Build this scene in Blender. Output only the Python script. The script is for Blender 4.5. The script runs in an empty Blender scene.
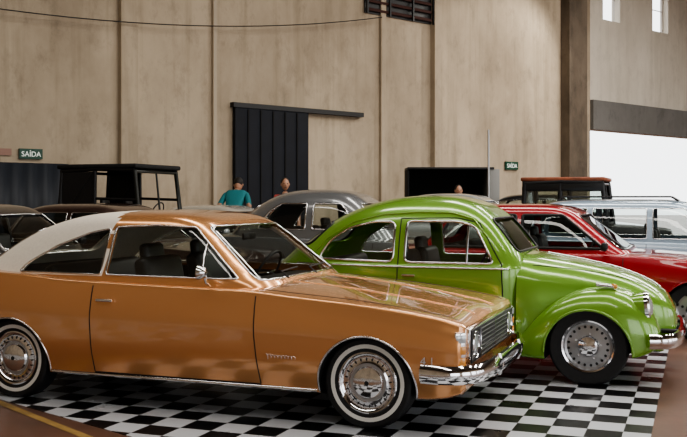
import bpy, bmesh, math, random
import numpy as np
from mathutils import Vector, Matrix
from mathutils.bvhtree import BVHTree
random.seed(3)
COL = bpy.context.scene.collection
TH = math.radians(20.5); CT, ST = math.cos(TH), math.sin(TH)

# ------------------------------------------------------------ materials
def mat(name, col, rough=.5, metal=0., coat=0., emit=0., noise=0., nscale=6., bump=0.):
    m = bpy.data.materials.new(name); m.use_nodes = True
    nt = m.node_tree; b = nt.nodes['Principled BSDF']
    b.inputs['Base Color'].default_value = (*col, 1)
    b.inputs['Roughness'].default_value = rough
    b.inputs['Metallic'].default_value = metal
    b.inputs['Coat Weight'].default_value = coat
    b.inputs['Coat Roughness'].default_value = .02
    if emit:
        b.inputs['Emission Color'].default_value = (*col, 1)
        b.inputs['Emission Strength'].default_value = emit
    if noise:
        tc = nt.nodes.new('ShaderNodeTexCoord'); n = nt.nodes.new('ShaderNodeTexNoise')
        n.inputs['Scale'].default_value = nscale; n.inputs['Detail'].default_value = 5
        nt.links.new(tc.outputs['Object'], n.inputs['Vector'])
        r = nt.nodes.new('ShaderNodeValToRGB')
        r.color_ramp.elements[0].position = .3; r.color_ramp.elements[1].position = .7
        r.color_ramp.elements[0].color = (*[c*(1-noise) for c in col], 1)
        r.color_ramp.elements[1].color = (*[min(1, c*(1+noise)) for c in col], 1)
        nt.links.new(n.outputs['Fac'], r.inputs['Fac']); nt.links.new(r.outputs['Color'], b.inputs['Base Color'])
        if bump:
            bp = nt.nodes.new('ShaderNodeBump'); bp.inputs['Strength'].default_value = bump
            nt.links.new(n.outputs['Fac'], bp.inputs['Height']); nt.links.new(bp.outputs['Normal'], b.inputs['Normal'])
    return m

def glassmat(name, tint=(.82, .86, .84)):
    m = bpy.data.materials.new(name); m.use_nodes = True; nt = m.node_tree
    nt.nodes.clear(); o = nt.nodes.new('ShaderNodeOutputMaterial')
    t = nt.nodes.new('ShaderNodeBsdfTransparent'); t.inputs[0].default_value = (*tint, 1)
    g = nt.nodes.new('ShaderNodeBsdfGlossy'); g.inputs['Roughness'].default_value = .02
    lw = nt.nodes.new('ShaderNodeLayerWeight'); lw.inputs[0].default_value = .5
    pw = nt.nodes.new('ShaderNodeMath'); pw.operation = 'POWER'; pw.inputs[1].default_value = 4.5
    mr = nt.nodes.new('ShaderNodeMapRange'); mr.inputs[3].default_value = .08; mr.inputs[4].default_value = .95
    mx = nt.nodes.new('ShaderNodeMixShader')
    nt.links.new(lw.outputs['Facing'], pw.inputs[0]); nt.links.new(pw.outputs[0], mr.inputs[0])
    nt.links.new(mr.outputs[0], mx.inputs[0]); nt.links.new(t.outputs[0], mx.inputs[1]); nt.links.new(g.outputs[0], mx.inputs[2])
    nt.links.new(mx.outputs[0], o.inputs[0]); return m

def paint(name, col, metal=.25, rough=.26):
    return mat(name, col, rough, metal, 1.0)

M = dict(
    chrome=mat('chrome', (.82, .82, .84), .09, 1.), rubber=mat('tyre_rubber', (.010, .010, .011), .6, noise=.2, nscale=30),
    white=mat('whitewall', (.75, .73, .68), .5), dark=mat('dark_trim', (.01, .01, .011), .5),
    under=mat('underbody', (.006, .006, .006), .9), seam=mat('panel_gap', (.006, .005, .004), .8),
    seat=mat('black_vinyl', (.02, .019, .018), .45), seatbr=mat('brown_vinyl', (.09, .06, .04), .5),
    glass=glassmat('window_glass'), steel=mat('painted_steel', (.46, .46, .47), .3, .8),
    amber=mat('amber_lens', (.70, .30, .06), .15, 0, 1), lens=mat('headlamp_lens', (.50, .53, .55), .08, .3, 1),
    redl=mat('red_lens', (.5, .01, .01), .15, 0, 1),
    orange=paint('copper_orange_paint', (.80, .39, .165), .66, .25), cream=mat('cream_vinyl', (.80, .73, .63), .55, noise=.05, nscale=60),
    green=paint('green_paint', (.185, .375, .045), .22), red=paint('red_paint', (.37, .009, .017), .15),
)

# ------------------------------------------------------------ numeric helpers
def pchip(x, y, q):
    x = np.array(x, float); y = np.array(y, float)
    if y.ndim == 1: y = y[:, None]
    h = np.diff(x); d = np.diff(y, axis=0)/h[:, None]; n = len(x); m = np.zeros_like(y)
    m[0] = d[0]; m[-1] = d[-1]
    for i in range(1, n-1):
        w1 = 2*h[i]+h[i-1]; w2 = h[i]+2*h[i-1]
        ok = d[i-1]*d[i] > 0
        a = np.where(ok, d[i-1], 1); b = np.where(ok, d[i], 1)
        m[i] = np.where(ok, (w1+w2)/(w1/a+w2/b), 0)
    q = np.array(q, float); k = np.clip(np.searchsorted(x, q)-1, 0, n-2)
    t = ((q-x[k])/h[k])[:, None]; hh = h[k][:, None]
    return (2*t**3-3*t**2+1)*y[k]+(t**3-2*t**2+t)*hh*m[k]+(-2*t**3+3*t**2)*y[k+1]+(t**3-t**2)*hh*m[k+1]

def dens(xs, seg):
    out = []
    for a, b in zip(xs[:-1], xs[1:]): out += [a+(b-a)*i/seg for i in range(seg)]
    return np.array(out+[xs[-1]])

def chord(p):
    d = np.sqrt((np.diff(p, axis=0)**2).sum(1)); return np.concatenate([[0], np.cumsum(np.maximum(d, 1e-5))])

# ------------------------------------------------------------ mesh helpers
def mk(name, verts, faces, mats, parent=None, smooth=35, fixn=True):
    me = bpy.data.meshes.new(name); me.from_pydata([tuple(v) for v in verts], [], faces)
    if fixn:
        bm = bmesh.new(); bm.from_mesh(me); bmesh.ops.recalc_face_normals(bm, faces=bm.faces); bm.to_mesh(me); bm.free()
    o = bpy.data.objects.new(name, me); COL.objects.link(o)
    for m in (mats if isinstance(mats, (list, tuple)) else [mats]): me.materials.append(m)
    if smooth: shade(me, smooth)
    if parent: o.parent = parent
    return o

def shade(me, ang=35):
    me.polygons.foreach_set('use_smooth', [True]*len(me.polygons)); me.set_sharp_from_angle(angle=math.radians(ang))

def grid(rings, cap0=True, cap1=True):
    n = len(rings); m = len(rings[0]); v = [tuple(p) for r in rings for p in r]; f = []
    for i in range(n-1):
        for j in range(m):
            k = (j+1) % m; f.append((i*m+j, i*m+k, (i+1)*m+k, (i+1)*m+j))
    if cap0: f.append(tuple(range(m))[::-1])
    if cap1: f.append(tuple(range((n-1)*m, n*m)))
    return v, f

def empty(name, loc=(0, 0, 0), rz=0):
    e = bpy.data.objects.new(name, None); COL.objects.link(e); e.empty_display_size = .2
    e.location = loc; e.rotation_euler = (0, 0, rz); return e

def box(name, c, s, m, parent=None, rot=(0, 0, 0), bevel=.01, seg=2):
    bm = bmesh.new(); bmesh.ops.create_cube(bm, size=1)
    bmesh.ops.scale(bm, vec=s, verts=bm.verts)
    if bevel: bmesh.ops.bevel(bm, geom=bm.edges[:], offset=min(bevel, min(s)*.45), segments=seg, affect='EDGES', profile=.5)
    me = bpy.data.meshes.new(name); bm.to_mesh(me); bm.free(); me.materials.append(m)
    o = bpy.data.objects.new(name, me); COL.objects.link(o); o.location = c; o.rotation_euler = rot
    if bevel: shade(me, 40)
    if parent: o.parent = parent
    return o

def tube(name, pts, r, m, parent=None, cyclic=False):
    cu = bpy.data.curves.new(name, 'CURVE'); cu.dimensions = '3D'; cu.bevel_depth = r; cu.bevel_resolution = 2; cu.use_fill_caps = True
    sp = cu.splines.new('POLY'); sp.points.add(len(pts)-1)
    for p, q in zip(sp.points, pts): p.co = (*q, 1)
    sp.use_cyclic_u = cyclic; cu.materials.append(m)
    o = bpy.data.objects.new(name, cu); COL.objects.link(o)
    if parent: o.parent = parent
    return o

def revolve(name, prof, m, parent=None, seg=48, loc=(0, 0, 0), direction=(0, -1, 0), mats=None, smooth=30):
    d = Vector(direction).normalized(); q = Vector((0, 0, 1)).rotation_difference(d)
    rings = []
    for p in prof:
        rings.append([q @ Vector((max(p[0], .0004)*math.cos(2*math.pi*i/seg), max(p[0], .0004)*math.sin(2*math.pi*i/seg), p[1])) for i in range(seg)])
    v, f = grid(rings, True, True)
    o = mk(name, v, f, mats or m, parent, smooth)
    if mats:
        for i in range(len(prof)-1):
            mi = prof[i][2] if len(prof[i]) > 2 else 0
            for j in range(seg): o.data.polygons[i*seg+j].material_index = mi
    o.location = loc; return o

def prism(pts, axis, lo, hi):
    def P(a, b, c): return {'y': (a, c, b), 'x': (c, a, b), 'z': (a, b, c)}[axis]
    n = len(pts); v = [P(a, b, lo) for a, b in pts]+[P(a, b, hi) for a, b in pts]
    f = [tuple(range(n)), tuple(range(n, 2*n))]+[(i, (i+1) % n, n+(i+1) % n, n+i) for i in range(n)]
    return mk('cutter', v, f, M['dark'], None, 0)

def boolean(o, cutters, solid=0):
    if solid:
        s = o.modifiers.new('s', 'SOLIDIFY'); s.thickness = solid; s.offset = -1
    for c in cutters:
        b = o.modifiers.new('b', 'BOOLEAN'); b.object = c; b.operation = 'DIFFERENCE'; b.solver = 'EXACT'
    bpy.context.view_layer.update()
    dg = bpy.context.evaluated_depsgraph_get()
    me = bpy.data.meshes.new_from_object(o.evaluated_get(dg)); o.modifiers.clear(); old = o.data; o.data = me
    bpy.data.meshes.remove(old)
    for c in cutters: bpy.data.objects.remove(c)

def rpoly(pts, r=.03, seg=4):
    out = []; n = len(pts)
    for i in range(n):
        p0, p, p1 = (Vector(pts[(i-1) % n]), Vector(pts[i]), Vector(pts[(i+1) % n]))
        a = (p0-p); b = (p1-p); rr = min(r, a.length*.45, b.length*.45)
        A = p+a.normalized()*rr; B = p+b.normalized()*rr
        for k in range(seg+1):
            t = k/seg; out.append(tuple(A*(1-t)**2+p*2*t*(1-t)+B*t*t))
    return out

def densify(pts, d=.04, cyclic=True):
    out = []; n = len(pts)
    for i in range(n if cyclic else n-1):
        a = Vector(pts[i]); b = Vector(pts[(i+1) % n]); k = max(1, int((b-a).length/d))
        out += [tuple(a.lerp(b, j/k)) for j in range(k)]
    if not cyclic: out.append(tuple(pts[-1]))
    return out

def sweep(name, path, sec, z0, m, parent=None, n=60):
    p = np.array(path, float); t = chord(p); q = np.linspace(0, t[-1], n); c = pchip(t, p, q)
    tg = np.gradient(c, axis=0); tg /= np.linalg.norm(tg, axis=1)[:, None]
    rings = []
    for (x, y), (tx, ty) in zip(c, tg):
        nx, ny = ty, -tx
        rings.append([(x+nx*o, y+ny*o, z0+z) for o, z in sec])
    v, f = grid(rings); return mk(name, v, f, m, parent, 40)

# ------------------------------------------------------------ lofts
def body_profile(p, seg=4):
    zb, zs, zt, w, ws, wb = p; h = zs-zb
    c = np.array([(0, zb), (wb-.08, zb), (wb-.01, zb+.015), (wb, zb+.05), (w*.985, zb+.36*h), (w*.997, zb+.58*h), (w, zb+.64*h), (w*.988, zb+.80*h), (ws+.006, zs-.022), (ws-.004, zs), (ws-.03, zs+.008), (ws*.55, zt-.012), (0, zt)])
    t = chord(c); return pchip(t, c, dens(t, seg))

def loft_x(st, prof=body_profile, step=.06):
    st = sorted(st, key=lambda s: s[0]); xs = [s[0] for s in st]; pr = [s[1:] for s in st]
    q = []
    for a, b in zip(xs[:-1], xs[1:]):
        k = max(1, int(round((b-a)/step))); q += [a+(b-a)*i/k for i in range(k)]
    q.append(xs[-1]); P = pchip(xs, pr, q); rings = []
    for x, p in zip(q, P):
        h = prof(p); r = [(x, y, z) for y, z in h]+[(x, -y, z) for y, z in h[-2:0:-1]]
        rings.append(r)
    return grid(rings)

def outline(xf, xr, xm, hw, nf, nr, kf=22, kr=26):
    def quad(a, n, k):
        ph = np.linspace(0, math.pi/2, 300); x = a*np.abs(np.cos(ph))**(2/n); y = hw*np.abs(np.sin(ph))**(2/n)
        x[-1] = 0; y[0] = 0
        p = np.stack([x, y], 1); t = chord(p); q = np.linspace(0, t[-1], k+1)
        return np.stack([np.interp(q, t, p[:, 0]), np.interp(q, t, p[:, 1])], 1)
    F = quad(xf-xm, nf, kf); R = quad(xm-xr, nr, kr)
    pts = [(xm+x, y) for x, y in F]+[(xm-x, y) for x, y in R[::-1][1:]]
    pts += [(x, -y) for x, y in pts[-2:0:-1]]
    return pts

def zstack(lv, xm, seg=4, inset=0.):
    L = np.array(lv, float); t = chord(L[:, :4]); P = pchip(t, L, dens(t, seg)); rings = []
    for z, xf, xr, hw, nf, nr in P:
        m_ = xm if xr+.01 < xm < xf-.01 else (xf+xr)/2
        xf2 = max(xf-inset, m_+.004); xr2 = min(xr+inset, m_-.004)
        rings.append([(x, y, z-inset) for x, y in outline(xf2, xr2, m_, max(hw-inset, .004), nf, nr)])
    return grid(rings, False, True)

def ray(bvh, o, d, off=.002):
    h = bvh.ray_cast(Vector(o), Vector(d))
    return None if h[0] is None else tuple(h[0]-Vector(d)*off)

def on_side(bvh, pts, side=-1, off=.001):
    out = []
    for x, z in pts:
        r = ray(bvh, (x, side*2, z), (0, -side, 0), off)
        if r: out.append(r)
    return out

# ------------------------------------------------------------ wheels
def wheel_mesh(R, w, rim, style):
    h = w/2
    T = [(rim*.6, -h*.8, 0), (rim, -h*.8, 0), (R-.03, -h, 0), (R-.006, -h*.85, 0), (R, -h*.6, 0), (R, h*.6, 0), (R-.007, h*.88, 0), (R-.022, h, 0)]
    if style == 'hub':
        T += [(rim+.054, h*1.0, 1), (rim+.028, h*.99, 0), (rim+.006, h*.93, 2), (rim-.002, h*.97, 2), (rim-.010, h*.93, 2), (rim-.022, h*.76, 2), (rim-.035, h*.74, 2), (rim*.72, h*.80, 2), (rim*.66, h*.88, 2), (rim*.63, h*.80, 3), (rim*.55, h*.80, 2), (rim*.50, h*.95, 2), (rim*.38, h*1.05, 2), (rim*.22, h*1.11, 2), (0, h*1.13, 2)]
    elif style == 'perf':
        T += [(rim+.01, h*.93, 0), (rim+.002, h*.98, 2), (rim-.010, h*.92, 3), (rim-.020, h*.66, 3), (rim*.82, h*.58, 3), (rim*.60, h*.66, 3), (rim*.44, h*.70, 2), (rim*.42, h*.80, 2), (rim*.36, h*1.0, 2), (rim*.2, h*1.12, 2), (0, h*1.16, 2)]
    else:
        T += [(rim+.01, h*.93, 0), (rim, h*.95, 2), (rim-.02, h*.6, 3), (rim*.5, h*.7, 2), (rim*.3, h*.8, 2), (0, h*.85, 2)]
    o = revolve('wheel_tmp', T, None, None, 56, mats=[M['rubber'], M['white'], M['chrome'], M['steel'], M['dark'], M['redl']])
    me = o.data; bpy.data.objects.remove(o)
    bm = bmesh.new(); bm.from_mesh(me)
    def studs(n, r, a, rad, mi, L=.012, el=1.0, ph=0):
        for i in range(n):
            t = 2*math.pi*(i+ph)/n
            g = bmesh.ops.create_cone(bm, cap_ends=True, segments=12, radius1=rad, radius2=rad, depth=L)
            Mx = Matrix.Rotation(t, 4, 'Y') @ Matrix.Translation((r, -a, 0)) @ Matrix.Diagonal((el, 1, 1, 1)) @ Matrix.Rotation(math.pi/2, 4, 'X')
            bmesh.ops.transform(bm, matrix=Mx, verts=g['verts'])
            for f in {f for v in g['verts'] for f in v.link_faces}: f.material_index = mi
    if style == 'hub':
        studs(24, rim*.785, h*.78, .0042, 4, .008, 2.2); studs(1, 0, h*1.125, .014, 4, .006)
    elif style == 'perf':
        studs(20, rim*.75, h*.61, .0100, 4, .014, 1.1); studs(5, rim*.50, h*.70, .007, 2, .03)
    else: studs(8, rim*.7, h*.64, .014, 4, .02)
    bm.to_mesh(me); bm.free(); shade(me, 30); return me

def add_wheels(root, me, xs, y, z):
    for i, (x, s) in enumerate([(x, s) for x in xs for s in (-1, 1)]):
        o = bpy.data.objects.new('wheel_%d' % (i+1), me); COL.objects.link(o); o.parent = root
        o.location = (x, s*y, z); o.rotation_euler = (0, random.uniform(0, 3), 0) if s < 0 else (0, 0, math.pi)

def seat(root, x, y, w, zb, top, m, head=True):
    box('seat_cushion', (x+.22, y, zb+.12), (.5, w, .16), m, root, bevel=.05, seg=3)
    box('seat_back', (x-.06, y, (zb+.15+top)/2), (.13, w, top-zb-.12), m, root, (0, -.2, 0), .05, 3)
    if head: box('head_rest', (x-.15, y, top+.03), (.08, w*.5, .15), m, root, (0, -.15, 0), .035, 3)

def steering(root, x, y, z):
    v = []; rings = []
    for i in range(28):
        a = 2*math.pi*i/28
        rings.append([((.18+.011*math.cos(b))*math.cos(a), (.18+.011*math.cos(b))*math.sin(a), .011*math.sin(b)) for b in [2*math.pi*k/8 for k in range(8)]])
    rings.append(rings[0]); v, f = grid(rings, False, False)
    o = mk('steering_wheel', v, f, M['dark'], root); o.location = (x, y, z); o.rotation_euler = (0, math.radians(-62), 0)
    tube('steering_spokes', [(x, y-.17, z), (x+.02, y, z-.01), (x, y+.17, z)], .01, M['chrome'], root)
    tube('steering_column', [(x+.02, y, z-.01), (x+.35, y, z-.16)], .018, M['dark'], root)

# ------------------------------------------------------------ generic sedan / coupe
def car(name, loc, C):
    root = empty(name, loc, C.get('rot', -TH)); pm = M[C['paint']] if isinstance(C['paint'], str) else C['paint']
    v, f = loft_x(C['st']); bvb = BVHTree.FromPolygons([Vector(p) for p in v], f)
    body = mk('body_shell', v, f, [pm, M['under'], M['seat']], None, 0)
    wb, az, aR = C['wb'], C['arch'][0], C['arch'][1]
    cut = []
    for x in (0, -wb):
        for s in (-1, 1):
            pts = [(x+aR*math.cos(a), az+aR*math.sin(a)) for a in [2*math.pi*i/48 for i in range(48)]]
            cut.append(prism(pts, 'y', *( (-1.2, -.52) if s < 0 else (.52, 1.2))))
    g0 = C['gh'][1]; ci = (g0[1]-.07, g0[2]+.12, C['xm'], g0[3]-.05, g0[4], g0[5])
    cpts = outline(ci[0], ci[1], ci[2], ci[3], ci[4], ci[5]); cut.append(prism(cpts, 'z', .36, 1.6))
    boolean(body, cut); body.parent = root
    for p in body.data.polygons:
        c = p.center
        if c.z > .355 and ci[1]-.01 < c.x < ci[0]+.01 and abs(c.y) < ci[3]+.004 and c.z < g0[0]+.2:
            u = (c.x-ci[2])/((ci[0] if c.x > ci[2] else 2*ci[2]-ci[1])-ci[2]+.01)
            if abs(u)**ci[4]+(abs(c.y)/(ci[3]+.004))**ci[4] <= 1.02: p.material_index = 2
        for x in (0, -wb):
            if math.hypot(c.x-x, c.z-az) < aR+.001 and abs(c.y) > .5: p.material_index = 1
        if p.normal.z < -.9: p.material_index = 1
    shade(body.data, 28)
    gv, gf = zstack(C['gh'], C['xm']); bvg = BVHTree.FromPolygons([Vector(p) for p in gv], gf)
    mats = [pm]+([M[C['roof2'][0]]] if 'roof2' in C else [])
    gh = mk('roof_and_pillars', gv, gf, mats, None, 0)
    if gh.data.polygons[-1].normal.z < 0: gh.data.flip_normals()
    wp = [rpoly(w, .025) for w in C['win']]
    cut = [prism(w, 'y', -1.3, 1.3) for w in wp]
    fw = rpoly(C['front'], .05); rw = rpoly(C['rear'], .05)
    cut += [prism(fw, 'x', C['xm']+.1, 1.0), prism(rw, 'x', -5, C['xm']-.3)]
    boolean(gh, cut, .03); gh.parent = root
    if 'roof2' in C:
        for p in gh.data.polygons:
            if p.center.x < C['roof2'][1] and p.center.z > C['roof2'][2]: p.material_index = 1
    shade(gh.data, 30)
    v2, f2 = zstack(C['gh'], C['xm'], 4, .012); mk('window_glass', v2, f2, M['glass'], root, 40)
    tr = M['chrome'] if C.get('chrome', True) else M['dark']
    for w in wp:
        for s in (-1, 1): tube('window_trim', on_side(bvg, densify(w), s), C.get('trimr', .007), tr, root, True)
    for poly, ox, d in ((fw, 2, -1), (rw, -6, 1)):
        pts = [ray(bvg, (ox, y, z), (d, 0, 0), .001) for y, z in densify(poly)]
        tube('windscreen_trim', [p for p in pts if p], .008, tr, root, True)
    for s in (-1, 1):
        for pl in C.get('seams', []):
            p = on_side(bvb, densify(pl, .04, False), s, -.001)
            if len(p) > 1: tube('door_gap', p, .0045, M['seam'], root)
        for x0, x1, z, r in C.get('strips', []):
            tube('side_moulding', on_side(bvb, [(x0+(x1-x0)*i/30, z) for i in range(31)], s, .002), r, M['chrome'], root)
        for x in (0, -wb):
            a0 = math.radians(-8)
            pts = [(x+(aR+.004)*math.cos(a), az+(aR+.004)*math.sin(a)) for a in np.linspace(a0, math.pi-a0, 30)]
            p = on_side(bvb, pts, s, .0)
            if len(p) > 3: tube('wheel_arch_lip', p, .007, C.get('lip', pm), root)
    wm = wheel_mesh(C['R'], C['tw'], C['rim'], C['wstyle']); add_wheels(root, wm, (0, -wb), C['wy']-C['tw']/2, C['R'])
    sm = M[C.get('seat', 'seat')]
    for y in (-.36, .36): seat(root, C.get('sx', -1.65), y, .5, .4, C.get('sh', 1.0), sm, C.get('head', True))
    seat(root, C.get('sx', -1.65)-.8, 0, 1.15, .42, .93, sm, False)
    box('dashboard', (C['gh'][1][1]-.26, 0, .78), (.26, 1.3, .16), M['dark'], root, bevel=.04)
    steering(root, C['gh'][1][1]-.50, .36, .86)
    bp = C['bump']; sec = [(0, -.05), (.03, -.055), (.05, -.03), (.055, 0), (.05, .03), (.03, .055), (0, .05)]
    for (px, z, wd) in bp:
        sg = 1 if px > -1 else -1
        path = [(px-sg*.30, -wd-.005), (px-sg*.2, -wd-.015), (px-sg*.05, -wd+.05), (px, -wd+.16), (px+sg*.035, -wd/2), (px+sg*.045, 0)]
        path = path+[(x, -y) for x, y in path[-2::-1]]
        if sg > 0: o = sweep('front_bumper', path, sec, z, M['chrome'], root)
        else: o = sweep('rear_bumper', path[::-1], sec, z, M['chrome'], root)
    return root, bvb, bvg

OP = dict(paint='orange', wb=2.667, R=.288, tw=.17, rim=.185, wy=.80, wstyle='hub', arch=(.262, .315), xm=-1.8,
    st=[(.60, .27, .645, .66, .79, .74, .73), (.575, .24, .665, .685, .825, .785, .76), (.50, .215, .69, .712, .845, .80, .785), (.35, .20, .716, .742, .852, .805, .795),
        (0, .20, .76, .795, .86, .81, .80), (-.5, .19, .80, .85, .86, .815, .80), (-.8, .19, .825, .868, .86, .82, .80), (-1.5, .19, .84, .87, .86, .82, .80),
        (-2.2, .19, .86, .885, .862, .825, .80), (-2.6, .19, .885, .91, .865, .83, .80), (-3.0, .21, .895, .93, .86, .82, .79), (-3.4, .25, .88, .92, .845, .79, .77),
        (-3.68, .30, .84, .885, .80, .74, .72), (-3.74, .33, .80, .85, .76, .70, .68)],
    gh=[(.80, -.66, -3.38, .775, 8, 5), (.86, -.72, -3.28, .772, 8, 5), (.92, -.80, -3.18, .752, 8, 5), (1.0, -.90, -3.06, .720, 8, 5), (1.1, -1.025, -2.90, .678, 8, 5), (1.2, -1.155, -2.70, .632, 8, 5),
        (1.265, -1.25, -2.50, .592, 7, 5), (1.305, -1.36, -2.32, .53, 6, 5), (1.33, -1.52, -2.12, .40, 5, 4), (1.342, -1.72, -1.90, .15, 4, 4), (1.343, -1.79, -1.83, .02, 4, 4)],
    win=[[(-2.66, .905), (-2.60, .965), (-2.38, 1.09), (-2.12, 1.185), (-1.965, 1.215), (-1.965, .90)],
         [(-1.925, .90), (-1.925, 1.225), (-1.6, 1.24), (-1.30, 1.228), (-.915, .895)]],
    front=[(-.675, .885), (-.55, 1.235), (.55, 1.235), (.675, .885)], rear=[(-.58, .98), (-.50, 1.2), (.50, 1.2), (.58, .98)],
    roof2=('cream', -1.945, .885), lip=M['chrome'],
    seams=[[(-1.975, .83), (-1.985, .6), (-1.98, .24)], [(-.745, .80), (-.745, .55), (-.72, .24)], [(-1.98, .235), (-.72, .235)]],
    strips=[(-2.33, -.33, .218, .013)],
    bump=[(.66, .375, .82), (-3.80, .42, .82)], sh=1.0)
nb = Vector((ST, CT, 0))
def near(P, y): return Vector((P[0], P[1], 0))+nb*y
r, bvb, bvg = car('orange_coupe', near((.145, 5.845), .80), OP)
tube('vent_divider', on_side(bvg, [(-1.17, .895), (-1.19, 1.05), (-1.215, 1.23)], -1), .008, M['chrome'], r)
box('grille_frame', (.603, 0, .525), (.03, 1.36, .22), M['chrome'], r, bevel=.008)
box('grille_mesh', (.615, 0, .525), (.02, 1.335, .20), M['dark'], r, bevel=.004)
for i in range(7): box('grille_bar', (.627, 0, .444+i*.027), (.012, .86, .0025), M['steel'], r, bevel=0)
for y in (-.43, 0, .43): box('grille_post', (.628, y, .525), (.012, .010, .19), M['chrome'], r, bevel=0)
for s in (-1, 1):
    revolve('headlamp', [(.088, 0), (.088, .012), (.081, .018), (.076, .010)], M['chrome'], r, 32, (.612, s*.545, .525), (1, 0, 0))
    revolve('headlamp_lens', [(.078, 0), (.074, .010), (.05, .016), (0, .020)], M['lens'], r, 32, (.613, s*.545, .525), (1, 0, 0))
    box('indicator_frame', (.560, s*.760, .52), (.07, .10, .215), M['chrome'], r, (0, 0, -s*.55), .01)
    for k, mm in enumerate(('lens', 'amber', 'amber')):
        box('indicator_lens', (.569, s*.766, .587-.067*k), (.062, .090, .052), M[mm], r, (0, 0, -s*.55), .008)
    tube('bumper_guard', [(.72, s*.33, .31), (.74, s*.33, .37), (.72, s*.33, .44)], .018, M['chrome'], r)
    box('tail_lamp', (-3.745, s*.55, .62), (.03, .3, .12), M['redl'], r)
    box('door_handle', (-1.87, s*.864, .735), (.12, .02, .022), M['chrome'], r, bevel=.008)
    box('door_handle_button', (-1.805, s*.866, .735), (.022, .03, .022), M['chrome'], r, bevel=.008)
    tube('hood_gap', [ray(bvb, (x, s*(.70+.05*(-x)), 2), (0, 0, -1), -.002) for x in np.linspace(-.72, .55, 24)], .0045, M['seam'], r)
    tube('hood_crease', [ray(bvb, (x, s*(.30+.03*(-x)), 2), (0, 0, -1), -.001) for x in np.linspace(-.70, .56, 24)], .007, M['orange'], r)
    tube('wiper', [(-.70, s*.25-.15, .885), (-.78, s*.25-.1, .925), (-.80, s*.25+.22, .935)], .006, M['dark'], r)
revolve('wing_mirror', [(.0, 0), (.03, .004), (.045, .03), (.05, .055), (.044, .06), (0, .056)], M['chrome'], r, 24, (-1.06, -.90, .945), (-1, -.15, 0))
tube('mirror_stalk', [(-1.08, -.82, .855), (-1.08, -.87, .88), (-1.08, -.895, .93)], .009, M['chrome'], r)
box('interior_mirror', (-1.2, 0, 1.15), (.02, .2, .05), M['dark'], r)
def text(name, s, loc, rot, size, m, parent, ext=.002):
    c = bpy.data.curves.new(name, 'FONT'); c.body = s; c.size = size; c.extrude = ext; c.align_x = 'CENTER'; c.align_y = 'CENTER'
    c.materials.append(m); o = bpy.data.objects.new(name, c); COL.objects.link(o); o.location = loc; o.rotation_euler = rot; o.parent = parent; return o
text('badge_numerals', '4.1', (.40, -.858, .45), (math.pi/2, 0, 0), .075, M['chrome'], r, .004)
tube('badge_script', on_side(bvb, [(-.66+i*.0028+.006*math.sin(i*.75), .425+.0105*math.cos(i*.75)*(1.8 if i < 9 else 1)) for i in range(72)], -1, .003), .0024, M['chrome'], r)

# ------------------------------------------------------------ beetle-shaped car
def simple_profile(p, seg=5):
    zb, zt, w = p; h = zt-zb
    c = np.array([(0, zb), (w*.9, zb), (w, zb+.08*h), (w*1.0, zb+.45*h), (w*.95, zb+.72*h), (w*.78, zb+.90*h), (w*.45, zb+.98*h), (0, zt)])
    t = chord(c); return pchip(t, c, dens(t, seg))
def fender(st, yi, s, name, m, root, cx, cz, cR):
    xs = [a[0] for a in st]; pr = [a[1:] for a in st]; q = np.linspace(xs[0], xs[-1], 40); P = pchip(xs, pr, q); rings = []
    for x, (yo, zb, zt) in zip(q, P):
        h = zt-zb
        c = np.array([(yi, zb), (yo-.02, zb), (yo, zb+.03), (yo+.0, zb+.35*h), (yo-.02, zb+.66*h), (yo-.075, zb+.88*h), (yo-.16, zb+.975*h), (yo-.26, zt), (yi, zt-.03)])
        t = chord(c); k = pchip(t, c, dens(t, 4)); rings.append([(x, s*y, z) for y, z in k])
    v, f = grid(rings); b = BVHTree.FromPolygons([Vector(p) for p in v], f)
    o = mk(name, v, f, [m, M['under']], None, 0)
    pts = [(cx+cR*math.cos(a), cz+cR*math.sin(a)) for a in [2*math.pi*i/56 for i in range(56)]]
    boolean(o, [prism(pts, 'y', *((-1.2, -.44) if s < 0 else (.44, 1.2)))]); o.parent = root
    for p in o.data.polygons:
        if math.hypot(p.center.x-cx, p.center.z-cz) < cR+.001 or p.normal.z < -.95: p.material_index = 1
    shade(o.data, 30)
    arc = on_side(b, [(cx+(cR+.006)*math.cos(a), cz+(cR+.006)*math.sin(a)) for a in np.linspace(.0, math.pi, 34)], s, 0)
    tube('fender_lip', arc, .011, m, root)

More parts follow.
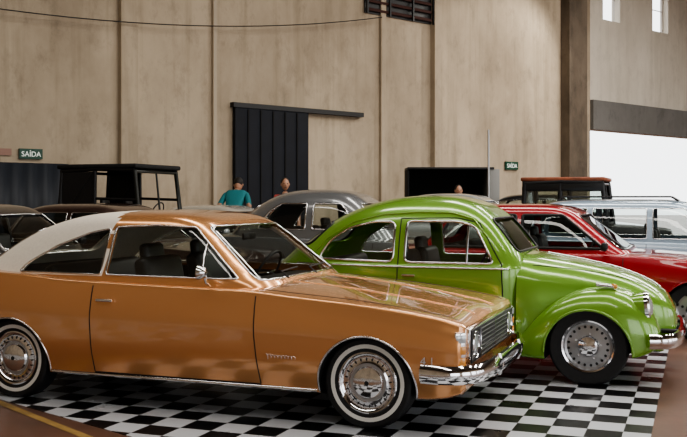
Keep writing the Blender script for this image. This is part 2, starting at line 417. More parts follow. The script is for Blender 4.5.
def beetle(name, loc):
    g = M['green']; root = empty(name, loc, -TH); xm = -1.3
    lv = [(.20, -.52, -2.95, .62, 7, 2.6), (.35, -.50, -3.08, .645, 7, 2.6), (.55, -.50, -3.05, .662, 7, 2.6), (.75, -.50, -2.92, .668, 7, 2.6), (.865, -.50, -2.79, .662, 7, 2.6), (.89, -.505, -2.76, .648, 7, 2.6),
          (1.0, -.555, -2.63, .622, 7, 2.6), (1.1, -.625, -2.49, .597, 7, 2.7), (1.2, -.70, -2.33, .565, 6.5, 2.8), (1.3, -.80, -2.14, .515, 5.5, 2.8), (1.38, -.92, -1.93, .43, 4.5, 2.8), (1.43, -1.06, -1.72, .31, 3.6, 2.8), (1.452, -1.2, -1.52, .16, 3, 2.8), (1.456, -1.28, -1.40, .03, 3, 3)]
    v, f = zstack(lv, xm, 4); bv = BVHTree.FromPolygons([Vector(p) for p in v], f)
    o = mk('body_shell', v, f, [g, M['seat']], None, 0)
    if o.data.polygons[-1].normal.z < 0: o.data.flip_normals()
    wins = [rpoly([(-2.28, .915), (-1.575, .905), (-1.575, 1.235), (-1.78, 1.232), (-2.0, 1.18), (-2.18, 1.07)], .06, 5), rpoly([(-1.475, .905), (-1.475, 1.24), (-1.05, 1.24), (-.90, 1.205), (-.735, .905)], .05, 5)]
    fw = rpoly([(-.50, 1.0), (-.46, 1.265), (.46, 1.265), (.50, 1.0)], .07, 5); rw = rpoly([(-.42, 1.02), (-.36, 1.22), (.36, 1.22), (.42, 1.02)], .07, 5)
    boolean(o, [prism(w, 'y', -1, 1) for w in wins]+[prism(fw, 'x', -1.1, .5), prism(rw, 'x', -3.5, -1.9)], .03); o.parent = root
    shade(o.data, 30)
    v2, f2 = zstack([l for l in lv if l[0] > .8], xm, 4, .014); mk('window_glass', v2, f2, M['glass'], root)
    for w in wins:
        for s in (-1, 1): tube('window_trim', on_side(bv, densify(w, .03), s), .010, M['chrome'], root, True)
    for poly, ox, d in ((fw, 2, -1), (rw, -6, 1)):
        tube('windscreen_trim', [p for p in [ray(bv, (ox, y, z), (d, 0, 0), .001) for y, z in densify(poly, .03)] if p], .011, M['dark'], root, True)
    for s in (-1, 1):
        tube('vent_divider', on_side(bv, [(-.955, .905), (-.955, 1.05), (-.955, 1.235)], s), .009, M['chrome'], root)
        tube('belt_moulding', on_side(bv, [(x, .868) for x in np.linspace(-2.5, -.62, 40)], s, .002), .008, M['chrome'], root)
        dl = [(-1.53, 1.26), (-1.53, .6), (-1.53, .25)]
        tube('door_gap', on_side(bv, densify(dl, .04, False), s, -.001), .005, M['seam'], root)
        tube('door_gap', on_side(bv, densify([(-1.53, 1.262), (-1.05, 1.268), (-.87, 1.23), (-.675, .90), (-.66, .6), (-.70, .25)], .04, False), s, -.001), .005, M['seam'], root)
        tube('drip_rail', on_side(bv, densify([(-2.36, .93), (-2.22, 1.08), (-1.98, 1.225), (-1.72, 1.29), (-1.4, 1.315), (-1.1, 1.31), (-.92, 1.26), (-.80, 1.12)], .04, False), s, .002), .009, g, root)
        box('door_handle', (-1.43, s*.678, .80), (.11, .022, .024), M['chrome'], root, bevel=.008)
        fender([(-.62, .665, .2, .27), (-.52, .70, .19, .38), (-.40, .735, .19, .52), (-.22, .76, .19, .66), (0, .77, .19, .735), (.15, .768, .2, .745), (.28, .75, .22, .72), (.40, .72, .25, .65), (.48, .68, .29, .55), (.52, .62, .34, .44)], .36, s, 'front_fender', g, root, 0, .25, .325)
        fender([(-3.08, .56, .36, .42), (-3.0, .66, .3, .53), (-2.85, .73, .26, .65), (-2.6, .765, .22, .73), (-2.4, .77, .2, .745), (-2.15, .765, .19, .68), (-1.98, .74, .19, .52), (-1.85, .71, .19, .35), (-1.78, .67, .19, .26)], .36, s, 'rear_fender', g, root, -2.4, .25, .325)
        box('running_board', (-1.2, s*.69, .205), (1.25, .15, .035), M['dark'], root, bevel=.012)
        tube('running_board_trim', [(-1.8, s*.768, .212), (-.58, s*.768, .212)], .008, M['chrome'], root)
        revolve('headlamp_bowl', [(0, -.22), (.06, -.19), (.105, -.10), (.118, 0), (.118, .015)], g, root, 36, (.40, s*.565, .60), (1, 0, .12))
        revolve('headlamp_rim', [(.119, -.005), (.12, .02), (.108, .032), (.095, .028)], M['chrome'], root, 36, (.415, s*.565, .602), (1, 0, .12))
        revolve('headlamp_lens', [(.098, 0), (.09, .02), (.05, .038), (0, .044)], M['lens'], root, 36, (.425, s*.565, .603), (1, 0, .12))
        box('turn_signal', (.12, s*.60, .758), (.15, .05, .035), M['chrome'], root, (0, .1, 0), .016, 3)
        box('turn_signal_lens', (.185, s*.60, .755), (.05, .048, .036), M['amber'], root, (0, .2, 0), .014, 3)
        tube('bumper_bracket', [(.45, s*.35, .40), (.64, s*.35, .40)], .018, M['dark'], root)
        revolve('tail_lamp', [(.07, 0), (.06, .03), (0, .05)], M['redl'], root, 24, (-2.98, s*.62, .56), (-1, 0, 0))
    hv, hf = loft_x([(.63, .42, .49, .12), (.615, .37, .57, .22), (.56, .32, .655, .31), (.42, .30, .76, .38), (.2, .28, .850, .45), (0, .27, .90, .51), (-.3, .26, .955, .585), (-.5, .25, .985, .63), (-.56, .25, .99, .635)], simple_profile, .04)
    hb = BVHTree.FromPolygons([Vector(p) for p in hv], hf); mk('bonnet', hv, hf, g, root, 40)
    tube('bonnet_trim', [p for p in [ray(hb, (x, 0, 2), (0, 0, -1), .002) for x in np.linspace(-.4, .5, 20)] if p], .008, M['chrome'], root)
    for s in (-1, 1): tube('bonnet_gap', [p for p in [ray(hb, (x, s*w, 2), (0, 0, -1), -.002) for x, w in zip(np.linspace(-.45, .5, 20), np.linspace(.50, .24, 20))] if p], .005, M['seam'], root)
    box('cabin_floor', (-1.7, 0, .25), (2.3, 1.1, .06), M['under'], root)
    sec = [(0, -.05), (.025, -.055), (.045, -.03), (.05, 0), (.045, .03), (.025, .055), (0, .05)]
    p1 = [(.44, -.73), (.55, -.69), (.61, -.58), (.64, -.35), (.65, 0)]; p1 += [(x, -y) for x, y in p1[-2::-1]]
    sweep('front_bumper', p1, sec, .365, M['chrome'], root)
    p2 = [(-2.95, .74), (-3.1, .70), (-3.2, .55), (-3.24, .3), (-3.25, 0)]; p2 += [(x, -y) for x, y in p2[-2::-1]]
    sweep('rear_bumper', p2, sec, .40, M['chrome'], root)
    box('front_apron', (.45, 0, .30), (.2, .8, .14), g, root, bevel=.05)
    add_wheels(root, wheel_mesh(.302, .155, .195, 'perf'), (0, -2.4), .715-.0775, .302)
    for y in (-.31, .31): seat(root, -1.45, y, .46, .35, .98, M['seat'], True)
    seat(root, -2.15, 0, 1.0, .42, .90, M['seat'], False)
    box('dashboard', (-.72, 0, .87), (.18, 1.1, .16), M['dark'], root, bevel=.03); steering(root, -.98, .31, .90)
    box('interior_mirror', (-.9, 0, 1.2), (.02, .18, .05), M['dark'], root)
    return root
beetle('green_beetle_car', near((1.86, 7.23), .70))

# ------------------------------------------------------------ background cars
def base(**k):
    d = dict(paint='red', wb=2.5, R=.29, tw=.16, rim=.18, wy=.79, wstyle='plain', arch=(.27, .32), xm=-1.75,
        st=[(.68, .27, .66, .68, .78, .73, .72), (.65, .24, .69, .71, .81, .77, .75), (.5, .21, .74, .765, .83, .785, .77), (0, .2, .79, .83, .84, .79, .78), (-.6, .19, .83, .87, .845, .80, .79), (-1.5, .19, .845, .88, .845, .80, .79),
            (-2.4, .19, .86, .89, .845, .80, .79), (-3.0, .22, .86, .90, .83, .78, .77), (-3.35, .28, .83, .87, .80, .75, .74), (-3.42, .31, .80, .84, .77, .72, .71)],
        gh=[(.80, -.56, -3.05, .755, 8, 7), (.87, -.64, -2.98, .745, 8, 7), (.95, -.75, -2.92, .72, 8, 7), (1.1, -.95, -2.78, .67, 8, 7), (1.22, -1.11, -2.66, .625, 8, 7), (1.3, -1.23, -2.54, .585, 7, 6), (1.345, -1.36, -2.38, .51, 6, 5), (1.37, -1.56, -2.14, .34, 5, 4), (1.375, -1.72, -1.88, .05, 4, 4)],
        win=[[(-1.77, .90), (-1.77, 1.25), (-1.34, 1.25), (-.90, .90)], [(-2.75, .90), (-2.58, 1.22), (-2.4, 1.25), (-1.84, 1.25), (-1.84, .90)]],
        front=[(-.66, .89), (-.54, 1.25), (.54, 1.25), (.66, .89)], rear=[(-.62, .95), (-.52, 1.24), (.52, 1.24), (.62, .95)],
        seams=[[(-1.80, .83), (-1.80, .24)], [(-.70, .81), (-.72, .24)]], strips=[(-2.15, -.35, .50, .008)], bump=[(.72, .40, .80), (-3.46, .42, .80)])
    d.update(k); return d
def fit_ends(root, xf=.68, xr=-3.42, grille=True):
    box('grille', (xf+.005, 0, .54), (.03, 1.3, .17), M['dark'], root)
    for i in range(4): box('grille_bar', (xf+.023, 0, .485+i*.036), (.01, 1.28, .006), M['chrome'], root, bevel=0)
    for s in (-1, 1):
        revolve('headlamp', [(.09, 0), (.09, .03), (.07, .04), (0, .05)], M['lens'], root, 28, (xf+.015, s*.56, .545), (1, 0, 0))
        box('tail_lamp', (xr-.01, s*.58, .62), (.03, .25, .13), M['redl'], root)
        box('wing_mirror', (-.88, s*.90, .93), (.07, .13, .09), M['dark'], root, bevel=.03)
def by_gh(px, Y, gx, H=0):
    X = (px-343.5)/950*Y
    return Vector((X-gx*CT, Y+gx*ST, 0))
r, b1, b2 = car('red_sedan', near((3.56, 9.62), .79), base(chrome=False, trimr=.016, seat='seat'))
fit_ends(r)
PB = lambda n, c, m=.3: paint(n, c, m)
r, b1, b2 = car('dark_sedan', by_gh(-32, 11.0, -1.8), base(paint=PB('dark_grey_paint', (.05, .046, .042)))); fit_ends(r)
r, b1, b2 = car('dark_sedan', by_gh(98, 13.0, -1.8), base(paint=PB('maroon_black_paint', (.06, .035, .028)))); fit_ends(r)
r, b1, b2 = car('cream_sedan', by_gh(212, 16.9, -1.8), base(paint=PB('cream_paint', (.55, .52, .46)))); fit_ends(r); r.scale = (.95, .95, .97)
wag = [(.80, -.56, -3.5, .755, 8, 9), (.87, -.64, -3.46, .745, 8, 9), (.95, -.75, -3.42, .725, 8, 9), (1.1, -.92, -3.36, .685, 8, 9), (1.25, -1.08, -3.28, .64, 8, 9), (1.35, -1.20, -3.18, .59, 7, 8), (1.40, -1.35, -3.0, .50, 6, 6), (1.425, -1.6, -2.7, .3, 5, 4), (1.43, -1.9, -2.3, .05, 4, 4)]
r, b1, b2 = car('light_blue_estate_car', by_gh(668, 13.2, -1.55), base(paint=PB('pale_blue_paint', (.36, .46, .56)), gh=wag, xm=-2.1,
    win=[[(-1.72, .90), (-1.72, 1.30), (-1.32, 1.30), (-.88, .90)], [(-2.5, .90), (-2.5, 1.30), (-1.80, 1.30), (-1.80, .90)], [(-3.3, .92), (-3.22, 1.29), (-2.58, 1.30), (-2.58, .90)]],
    rear=[(-.62, .95), (-.54, 1.30), (.54, 1.30), (.62, .95)])); fit_ends(r)
for s in (-1, 1): tube('roof_rail', [(-3.0, s*.5, 1.40), (-2.9, s*.5, 1.46), (-1.5, s*.5, 1.46), (-1.4, s*.5, 1.40)], .012, M['dark'], r)
rd = [(.80, -.50, -3.1, .70, 5, 3), (.90, -.58, -3.0, .69, 5, 3), (1.05, -.70, -2.85, .66, 5, 3), (1.2, -.84, -2.68, .62, 5, 3), (1.33, -.98, -2.48, .56, 4.5, 3), (1.43, -1.15, -2.25, .45, 4, 3), (1.48, -1.4, -2.0, .28, 3.5, 3), (1.495, -1.62, -1.75, .05, 3, 3)]
vin = dict(paint=PB('grey_paint', (.19, .195, .20), .4), gh=rd, xm=-1.6, win=[[(-1.60, .97), (-1.60, 1.30), (-1.22, 1.30), (-.92, .97)], [(-2.42, .97), (-2.25, 1.2), (-2.08, 1.30), (-1.70, 1.30), (-1.70, .97)]],
    front=[(-.56, .97), (-.46, 1.3), (.46, 1.3), (.56, .97)], rear=[(-.4, 1.05), (-.34, 1.28), (.34, 1.28), (.4, 1.05)], trimr=.012)
r, b1, b2 = car('grey_vintage_sedan', by_gh(322, 13.5, -1.75), base(**vin)); fit_ends(r); r.scale = (1.02, 1.0, 1.05)
r, b1, b2 = car('silver_sedan', by_gh(455, 17.8, -1.8), base(paint=PB('silver_paint', (.5, .52, .52), .5))); fit_ends(r); r.scale = (1, 1, 1.12)
r, b1, b2 = car('black_sedan', by_gh(540, 20.6, -1.8), base(paint=PB('black_paint', (.02, .02, .02)))); fit_ends(r); r.scale = (1, 1, 1.13)

# ------------------------------------------------------------ jeeps
def jeep(name, loc, pm, roofm, closed):
    root = empty(name, loc, -TH); W = .76
    st = [(.30, .42, .93, .95, .36, .33, .34), (.28, .40, .96, .98, .40, .37, .38), (-.2, .40, 1.0, 1.03, .46, .42, .44), (-.75, .40, 1.03, 1.06, .60, .55, .58)]
    v, f = loft_x(st); mk('bonnet', v, f, pm, root)
    for s in (-1, 1):
        box('side_panel', (-1.55, s*.71, .78), (1.6, .06, .68), pm, root, bevel=.02)
        v_ = rpoly([(-.62, .55), (-.45, .82), (.32, .86), (.42, .72), (.42, .66), (.30, .78), (-.38, .76), (-.50, .50)], .03)
        o = prism(v_, 'y', s*.42 if s > 0 else -.76, .76 if s > 0 else -.42); o.name = 'front_fender'; o.data.materials.clear(); o.data.materials.append(pm); o.parent = root
        revolve('headlamp', [(.09, 0), (.09, .03), (.06, .05), (0, .055)], M['lens'], root, 24, (.30, s*.24, .80), (1, 0, 0))
        pr = .045 if closed else .032
        tube('windscreen_post', [(-.78, s*.66, 1.0), (-.88, s*.64, 1.72)], pr, pm, root)
        tube('roof_post', [(-1.62, s*.68, .98), (-1.62, s*.66, 1.72)], pr, M['dark'], root)
        tube('rear_post', [(-2.32, s*.68, .98), (-2.26, s*.66, 1.70)], pr, M['dark'], root)
        tube('roof_side_rail', [(-.88, s*.66, 1.72), (-1.6, s*.67, 1.74), (-2.28, s*.66, 1.71)], pr, M['dark'], root)
        if not closed:
            tube('rear_brace', [(-1.64, s*.67, 1.7), (-2.0, s*.67, 1.3), (-2.3, s*.68, 1.05)], .022, M['dark'], root)
            tube('side_rail', [(-.82, s*.66, 1.3), (-1.62, s*.67, 1.32)], .02, M['dark'], root)
            box('canvas_side', (-1.96, s*.67, 1.40), (.62, .02, .60), M['dark'], root, bevel=0)
        else:
            box('side_waist_panel', (-1.55, s*.69, 1.17), (1.5, .04, .14), pm, root); box('sliding_window', (-1.55, s*.675, 1.46), (1.4, .008, .44), M['glass'], root, bevel=0)
            box('roof_skirt', (-1.58, s*.68, 1.67), (1.46, .04, .16), pm, root)
    for i in range(7): box('grille_slot', (.305, -.12+.04*i, .74), (.015, .016, .22), M['dark'], root, bevel=0)
    box('floor_pan', (-1.5, 0, .50), (1.75, 1.4, .08), M['under'], root); box('tailgate', (-2.36, 0, .78), (.05, 1.42, .6), pm, root)
    if closed: box('rear_panel', (-2.30, 0, 1.35), (.04, 1.36, .62), pm, root)
    box('cowl', (-.76, 0, .82), (.10, 1.44, .44), pm, root, bevel=.03)
    tube('windscreen_frame', [(-.80, -.64, 1.06), (-.80, .64, 1.06), (-.88, .62, 1.70), (-.88, -.62, 1.70)], .03, pm, root, True)
    tube('windscreen_divider', [(-.80, 0, 1.06), (-.88, 0, 1.70)], .018, pm, root)
    if not closed:
        tube('roll_hoop', [(-2.27, -.66, 1.1), (-2.27, -.66, 1.70), (-2.27, .66, 1.70), (-2.27, .66, 1.1)], .03, M['dark'], root)
    if roofm: box('roof_panel', (-1.58, 0, 1.775), (1.52, 1.42, .065), roofm, root, bevel=.025, seg=3)
    box('front_bumper', (.50, 0, .52), (.07, 1.3, .12), M['dark'], root); box('chassis_rail', (-.9, 0, .42), (2.8, .7, .1), M['under'], root)
    for y in (-.34, .34): seat(root, -1.5, y, .42, .5, 1.22, M['seat'], True)
    steering(root, -1.08, .34, 1.10)
    add_wheels(root, wheel_mesh(.36, .18, .20, 'plain'), (0, -2.03), .62, .36)
    sp = bpy.data.objects.new('spare_wheel', wheel_mesh(.36, .18, .20, 'plain')); COL.objects.link(sp); sp.parent = root; sp.location = (-2.5, .25, .95); sp.rotation_euler = (0, 0, -math.pi/2)
    return root
r = jeep('open_top_jeep', by_gh(115, 15.3, -1.6), mat('dark_olive_paint', (.015, .017, .014), .35), mat('dark_canvas', (.012, .012, .012), .9, noise=.3, nscale=20), False); r.scale = (.95, .95, 1.09)
r = jeep('black_utility_truck', by_gh(551, 15.4, -1.6), mat('black_truck_paint', (.012, .013, .014), .3), mat('rust_roof_paint', (.25, .07, .03), .6, noise=.4, nscale=5), True); r.scale = (.85, .85, .98)

# ------------------------------------------------------------ hall (t along the wall, q towards the camera)
W0 = Vector((-5.61, 17.0, 0)); WA = math.radians(42); WT = Vector((math.cos(WA), math.sin(WA), 0)); WN = Vector((math.sin(WA), -math.cos(WA), 0))
def hall(t, q, z): return W0+WT*t+WN*q+Vector((0, 0, z))
def hbox(name, t0, t1, q0, q1, z0, z1, m, parent=None, bevel=0):
    return box(name, hall((t0+t1)/2, (q0+q1)/2, (z0+z1)/2), (t1-t0, abs(q1-q0), z1-z0), m, parent, (0, 0, WA), bevel)
def wallmat(name, c1, c2, dirt=.5, sc=.55, streak=0.):
    m = bpy.data.materials.new(name); m.use_nodes = True; nt = m.node_tree; b = nt.nodes['Principled BSDF']; L = nt.links.new
    g = nt.nodes.new('ShaderNodeNewGeometry'); mp = nt.nodes.new('ShaderNodeMapping'); mp.inputs['Scale'].default_value = (1, 1, .6); L(g.outputs['Position'], mp.inputs[0])
    def noise(sc_, vec, det=9, ro=.65):
        n = nt.nodes.new('ShaderNodeTexNoise'); n.inputs['Scale'].default_value = sc_; n.inputs['Detail'].default_value = det; n.inputs['Roughness'].default_value = ro; L(vec, n.inputs['Vector']); return n
    def ramp(n, p0, p1, a, c):
        r = nt.nodes.new('ShaderNodeValToRGB'); r.color_ramp.elements[0].position = p0; r.color_ramp.elements[1].position = p1
        r.color_ramp.elements[0].color = (*a, 1); r.color_ramp.elements[1].color = (*c, 1); L(n.outputs['Fac'], r.inputs[0]); return r
    def mul(a, c):
        x = nt.nodes.new('ShaderNodeMix'); x.data_type = 'RGBA'; x.blend_type = 'MULTIPLY'; x.inputs[0].default_value = 1; L(a, x.inputs[6]); L(c, x.inputs[7]); return x.outputs[2]
    r1 = ramp(noise(sc, mp.outputs[0]), .34, .64, c2, c1)
    r2 = ramp(noise(2.6, mp.outputs[0], 9, .75), .26, .48, (1-dirt,)*3, (1, 1, 1))
    out = mul(r1.outputs[0], r2.outputs[0])
    if streak:
        mp2 = nt.nodes.new('ShaderNodeMapping'); mp2.inputs['Scale'].default_value = (1, 1, .06); L(g.outputs['Position'], mp2.inputs[0])
        r3 = ramp(noise(3.2, mp2.outputs[0], 6, .6), .30, .50, (1-streak, 1-streak, 1-streak*1.1), (1, 1, 1)); out = mul(out, r3.outputs[0])
    L(out, b.inputs['Base Color']); b.inputs['Roughness'].default_value = .9; return m
wm = wallmat('stained_plaster', (.49, .405, .30), (.31, .25, .18), .32, .45, .22); wm2 = wallmat('pale_plaster', (.70, .65, .56), (.59, .54, .46), .18, .55, .12)
colm = wallmat('stained_concrete', (.20, .16, .12), (.07, .055, .04), .4); band = wallmat('grey_render', (.20, .195, .185), (.15, .145, .135), .3)
wall = hbox('wall_back', -14, 17.6, -.3, 0, 0, 9.5, wm)
w2 = hbox('wall_back_gate_side', 17.6, 34, -.3, 0, 3.55, 9.5, wm2)
c1 = hbox('cut', 18.3, 19.25, -1, 1, 6.98, 8.3, M['dark']); c2 = hbox('cut', 21.2, 22.2, -1, 1, 6.98, 8.3, M['dark']); c3 = hbox('cut', 24.2, 25.2, -1, 1, 6.98, 8.3, M['dark'])
boolean(w2, [c1, c2, c3])
fr = mat('window_frame_paint', (.45, .42, .38), .6)
for i, t in enumerate((18.3, 21.2, 24.2)):
    e = empty('window_%d' % (i+1), hall(t+.48, -.22, 7.64), WA)
    for nm, c, s in (('frame_left', (-.48, 0, 0), (.03, .06, 1.3)), ('frame_right', (.48, 0, 0), (.03, .06, 1.3)), ('frame_bottom', (0, 0, -.64), (.95, .06, .03)), ('frame_top', (0, 0, .64), (.95, .06, .03)), ('mullion', (0, 0, .1), (.95, .03, .02))):
        box(nm, c, s, fr, e, bevel=0)
hbox('trim_gate_lintel', 17.6, 33.5, 0, .12, 3.55, 4.45, band)
hbox('wall_left', -14.3, -14, -.3, 26, 0, 9.5, wm); hbox('wall_right', 34, 34.3, -.3, 26, 0, 9.5, wm)
# opposite side of the hall (behind the viewpoint): piers with tall gates between them
fw_ = hbox('wall_front', -14, 34, 26, 26.3, 0, 9.5, wm)
boolean(fw_, [hbox('cut', t, t+6.2, 25, 27, -.1, 5.6, M['dark']) for t in (-13, -5, 3, 11, 19, 27)])
hbox('ceiling', -14.3, 34.3, -.3, 26.3, 9.5, 9.7, mat('ceiling_paint', (.10, .085, .07), .9, noise=.2, nscale=1))
hbox('column', 16.1, 17.0, 0, .30, 0, 9.5, colm)
hbox('column', 1.75, 2.11, 0, .12, 0, 9.5, wm); hbox('column', 10.5, 10.78, 0, .16, 0, 9.5, wm); hbox('column', 8.7, 8.86, 0, .08, 0, 9.5, wm)
hbox('trim_2', 3.88, 3.97, 0, .08, 0, 9.5, mat('conduit_paint', (.42, .35, .26), .6))
d = hbox('door_1', 4.40, 6.39, .03, .12, 0, 3.36, mat('navy_sliding_door_paint', (.004, .006, .012), .8, noise=.3, nscale=3))
for i in range(1, 6):
    o = box('door_rib', (-1+.333*i, -.055, 0), (.03, .02, 3.3), M['under'], d, bevel=0)
hbox('trim_door_rail', 4.35, 8.07, .0, .14, 3.36, 3.46, M['dark'])
e = empty('ventilation_window', hall(9.35, .06, 6.75), WA)
lo = mat('rusty_louvre', (.07, .03, .025), .7)
for i in range(9): box('louvre', (0, 0, -.8+.2*i), (2.2, .1, .05), lo, e, (.5, 0, 0), 0)
box('dark_void', (0, .04, 0), (2.3, .03, 1.8), M['dark'], e, bevel=0)
for x in (-1.15, -.4, .4, 1.15): box('frame_bar', (x, -.06, 0), (.05, .05, 1.85), M['dark'], e, bevel=0)
tube('overhead_cable', [tuple(hall(t, .2, 4.72+(t+.5)*.110-.012*(t+.5)*(8.2-t))) for t in np.linspace(-3, 8.6, 20)], .011, M['dark'])
sg = mat('exit_sign_green', (.01, .06, .035), .4); sw = mat('sign_white', (.85, .9, .85), .5, emit=.3)
def sign(t, z, txt, w, h):
    o = hbox('exit_sign', t-w/2, t+w/2, .01, .05, z-h/2, z+h/2, sg)
    text('lettering', txt, (0, -.024, -.01), (math.pi/2, 0, 0), h*.72, sw, o)
sign(0.0, 2.24, 'SAÍDA', .43, .18); sign(13.75, 2.36, 'SAÍDA', .55, .22)
hbox('notice_board', -.58, -.35, .01, .03, 2.20, 2.32, mat('red_notice', (.30, .17, .13), .6))
# floor
fm = wallmat('brown_concrete', (.16, .08, .052), (.09, .05, .035), .35, 1.2); fm.node_tree.nodes['Principled BSDF'].inputs['Roughness'].default_value = .35
fl = mk('floor', [(-60, -40, 0), (80, -40, 0), (80, 90, 0), (-60, 90, 0)], [(0, 1, 2, 3)], fm, None, 0)
def chk():
    m = bpy.data.materials.new('checker_vinyl'); m.use_nodes = True; nt = m.node_tree; b = nt.nodes['Principled BSDF']; L = nt.links.new
    tc = nt.nodes.new('ShaderNodeTexCoord'); ck = nt.nodes.new('ShaderNodeTexChecker'); ck.inputs['Scale'].default_value = 1/.215
    ck.inputs[1].default_value = (.56, .58, .61, 1); ck.inputs[2].default_value = (.006, .006, .007, 1); L(tc.outputs['Object'], ck.inputs[0])
    n = nt.nodes.new('ShaderNodeTexNoise'); n.inputs['Scale'].default_value = 2.2; n.inputs['Detail'].default_value = 6; L(tc.outputs['Object'], n.inputs['Vector'])
    r = nt.nodes.new('ShaderNodeMapRange'); r.inputs[3].default_value = .20; r.inputs[4].default_value = .42; L(n.outputs['Fac'], r.inputs[0]); L(r.outputs[0], b.inputs['Roughness'])
    b.inputs['Specular IOR Level'].default_value = .40
    L(ck.outputs[0], b.inputs['Base Color']); bp = nt.nodes.new('ShaderNodeBump'); bp.inputs['Strength'].default_value = .10; bp.inputs['Distance'].default_value = .02
    L(n.outputs['Fac'], bp.inputs['Height']); L(bp.outputs[0], b.inputs['Normal']); return m
ckm = chk()
def tolocal(p): return (p[0]*CT-p[1]*ST, p[0]*ST+p[1]*CT)
def floor_mat(pts):
    mt = prism([tolocal(p) for p in pts], 'z', 0, .003); mt.name = 'checkered_floor_mat'; mt.data.materials.clear(); mt.data.materials.append(ckm); mt.rotation_euler = (0, 0, -TH); mt.location = (0, 0, .0005)
floor_mat([(.21, 4.33), (-5.7, 9.7), (-6.2, 14.2), (4.65, 13.2), (1.15, 3.84)])
floor_mat([(-.68, 3.52), (-6.6, 8.9), (-9.5, 6), (-3.4, -1.0), (2.2, .9)])  # second mat is out of view, added for its reflection in the coupe's side
a = Vector((-1.62, 5.72, 0)); dd = Vector((-.669, .743, 0)); nn = Vector((.743, .669, 0))
v = [a-dd*4, a-dd*4+nn*.06, a+dd*7+nn*.06, a+dd*7]; mk('yellow_floor_line', [(p.x, p.y, .002) for p in v], [(0, 1, 2, 3)], mat('yellow_line_paint', (.30, .19, .06), .5, noise=.3, nscale=8), None, 0)

# ------------------------------------------------------------ background props
n = 60; pts = []
for i in range(n+1): pts.append((i*.055, .03*math.sin(i*1.3)))
v = [(x, y, 0) for x, y in pts]+[(x, y, 2.05) for x, y in pts]; f = [(i, i+1, n+2+i, n+1+i) for i in range(n)]
o = mk('corrugated_partition', v, f, mat('blue_grey_sheet', (.010, .014, .022), .6), None, 60); o.location = hall(-2.9, .7, 0); o.rotation_euler = (0, 0, WA)
s_ = o.modifiers.new('s', 'SOLIDIFY'); s_.thickness = .01
e = empty('black_display_booth', (2.35, 21.3, 0), 0)
for nm, c, s, m_ in (('back_panel', (0, .5, 1.06), (1.9, .05, 2.12), M['under']), ('roof_panel', (0, 0, 2.11), (1.9, 1.05, .05), M['dark']), ('side_panel_left', (-.93, 0, 1.05), (.04, 1.0, 2.08), M['under']), ('side_panel_right', (.95, 0, 1.05), (.24, 1.0, 2.08), mat('grey_panel', (.25, .25, .24), .6)), ('counter', (0, -.4, .5), (1.6, .25, 1.0), M['under'])):
    box(nm, c, s, m_, e, bevel=.01)
e = empty('flagpole', (2.90, 19.0, 0), 0); tube('pole', [(0, 0, 0), (0, 0, 2.82)], .02, M['steel'], e); revolve('base', [(.18, 0), (.17, .03), (.03, .06)], M['dark'], e, 24, (0, 0, 0), (0, 0, 1))

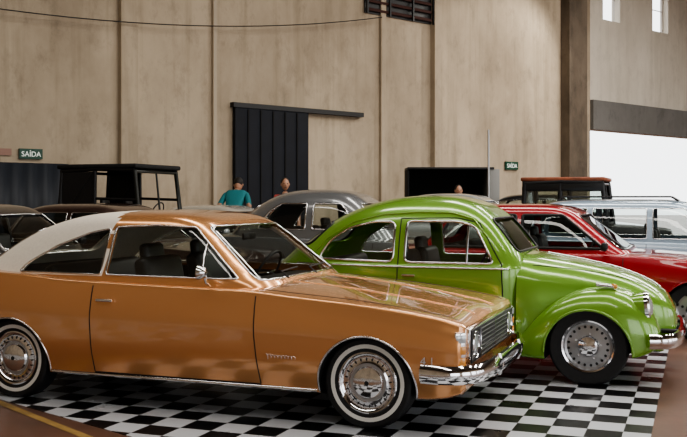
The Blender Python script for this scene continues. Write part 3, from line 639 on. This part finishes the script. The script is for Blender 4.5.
# ------------------------------------------------------------ people
def human(name, loc, rz, shirt, pants, skin, hair, lean=0, scale=1.):
    V = []; E = []; R = []
    piv = Vector((0, 0, .95)); Rm = Matrix.Rotation(lean, 3, 'Y')
    def add(p, r, par=None, up=True):
        p = Vector(p)
        if up and lean: p = piv+Rm @ (p-piv)
        V.append(p); R.append(r)
        if par is not None: E.append((par, len(V)-1))
        return len(V)-1
    pel = add((0, 0, .95), (.15, .12)); sp = add((0, 0, 1.12), (.14, .105), pel); ch = add((0, 0, 1.30), (.165, .12), sp); nb_ = add((0, 0, 1.45), (.07, .07), ch); nk = add((.015, 0, 1.53), (.052, .052), nb_)
    for s in (-1, 1):
        sh = add((0, s*.17, 1.41), (.065, .065), ch); el = add((-.02, s*.25, 1.13), (.045, .045), sh); wr = add((.14, s*.24, .93), (.028, .026), el); pa = add((.20, s*.24, .87), (.036, .02), wr)
        for k, (dy, L) in enumerate(((-.03, .07), (-.01, .08), (.01, .077), (.03, .06))):
            f1 = add((.235, s*.24+dy, .84), (.010, .010), pa); f2 = add((.235+L*.5, s*.24+dy*1.1, .80), (.009, .009), f1); add((.235+L*.6, s*.24+dy*1.1, .80-L*.45), (.008, .008), f2)
        t1 = add((.20, s*.20, .88), (.011, .011), wr); add((.24, s*.185, .85), (.009, .009), t1)
        hp = add((0, s*.09, .88), (.095, .09), pel, False); kn = add((.025, s*.10, .50), (.062, .06), hp, False); an = add((0, s*.10, .09), (.042, .042), kn, False); add((.16, s*.11, .035), (.04, .032), an, False)
    me = bpy.data.meshes.new(name); me.from_pydata([tuple(p) for p in V], E, []); o = bpy.data.objects.new(name, me); COL.objects.link(o)
    sm = o.modifiers.new('k', 'SKIN'); sv = me.skin_vertices[0].data
    for i, r_ in enumerate(R): sv[i].radius = r_
    sv[0].use_root = True; sb = o.modifiers.new('s', 'SUBSURF'); sb.levels = 2; sb.render_levels = 2
    bpy.context.view_layer.update(); m2 = bpy.data.meshes.new_from_object(o.evaluated_get(bpy.context.evaluated_depsgraph_get())); o.modifiers.clear(); o.data = m2
    m2.materials.clear()
    for m_ in (shirt, pants, skin, hair, M['dark']): m2.materials.append(m_)
    Ri = Rm.inverted()
    for p in m2.polygons:
        c = p.center; u = piv+Ri @ (c-piv) if (c.z > .95 or c.x > .12) else c
        mi = 1 if c.z > .09 else 4
        if u.z > .93: mi = 0
        if u.z > 1.475 or (abs(u.y) > .17 and u.z < 1.16 and u.z > .7): mi = 2
        p.material_index = mi
    bm = bmesh.new(); bm.from_mesh(m2)
    hc = Vector((.03, 0, 1.65))
    def blob(c, s, mi, hairy=False):
        g_ = bmesh.ops.create_uvsphere(bm, u_segments=20, v_segments=14, radius=1)
        for v_ in g_['verts']:
            q = Vector((v_.co.x*s[0], v_.co.y*s[1], v_.co.z*s[2]))
            if not hairy and s[2] > .1 and q.z < 0: q.y *= 1+q.z*1.6; q.x += -q.z*.12
            v_.co = hc+Vector(c)+q
            if lean: v_.co = piv+Rm @ (v_.co-piv)
        for f_ in {f_ for v_ in g_['verts'] for f_ in v_.link_faces}: f_.material_index = mi; f_.smooth = True
    blob((0, 0, 0), (.095, .075, .118), 2); blob((-.018, 0, .03), (.092, .082, .10), 3, True)
    blob((.098, 0, -.012), (.016, .012, .022), 2)
    for s in (-1, 1): blob((.084, s*.03, .012), (.010, .013, .008), 4); blob((0, s*.078, -.005), (.018, .008, .03), 2)
    blob((.088, 0, -.055), (.010, .025, .006), 4)
    bm.to_mesh(m2); bm.free(); m2.polygons.foreach_set('use_smooth', [True]*len(m2.polygons))
    o.location = loc; o.rotation_euler = (0, 0, rz); o.scale = (scale,)*3; return o
sk = mat('skin', (.42, .22, .14), .5); hr = mat('dark_hair', (.012, .009, .007), .7)
jean = mat('denim', (.03, .05, .10), .8)
human('man_in_teal_shirt', (-2.13, 18.3, 0), 1.5, mat('teal_cotton', (.01, .16, .18), .8), jean, sk, hr, .72, 1.18)
human('man_in_red_shirt', (-1.12, 18.2, 0), -1.4, mat('red_print_cotton', (.30, .05, .04), .8, noise=.6, nscale=20), jean, sk, hr, 0, 1.04)
human('woman_in_dark_top', (2.32, 19.2, 0), -1.5, mat('black_cotton', (.02, .02, .025), .8), jean, sk, hr, 0, .97)

# ------------------------------------------------------------ light
w = bpy.data.worlds.new('sky'); bpy.context.scene.world = w; w.use_nodes = True
w.node_tree.nodes['Background'].inputs[0].default_value = (.96, .98, 1, 1); w.node_tree.nodes['Background'].inputs[1].default_value = 3.0
def area(name, t, q, z, sx, sy, e, col=(1, .95, .88), rot=None):
    l = bpy.data.lights.new(name, 'AREA'); l.shape = 'RECTANGLE'; l.size = sx; l.size_y = sy; l.energy = e; l.color = col
    o = bpy.data.objects.new(name, l); COL.objects.link(o); o.location = hall(t, q, z); o.rotation_euler = rot or (0, 0, WA); return o
for t, en in ((-8, 320), (-2, 560), (4, 780), (10, 1050), (17, 1750)): area('skylight_strip', t, 13, 9.4, .9, 15, en)
l = bpy.data.lights.new('added_wall_beam', 'SPOT'); l.energy = 1500; l.spot_size = math.radians(60); l.spot_blend = .3; l.shadow_soft_size = .3; l.color = (1, .94, .84)  # added spot standing in for the diagonal daylight on the wall
o = bpy.data.objects.new('added_wall_beam', l); COL.objects.link(o); o.location = hall(16.8, 3.2, 8.6)
o.rotation_euler = (hall(12.2, 0, 3.0)-o.location).to_track_quat('-Z', 'Y').to_euler()
try: bpy.context.scene.view_settings.look = 'AgX - Medium High Contrast'
except Exception as ex: print(ex)
cam = bpy.data.cameras.new('camera'); co = bpy.data.objects.new('camera', cam); COL.objects.link(co)
co.location = (0, 0, 1.415); co.rotation_euler = (math.pi/2, 0, 0); cam.sensor_width = 36; cam.lens = 36*950/687; cam.shift_y = -18.5/687
bpy.context.scene.camera = co
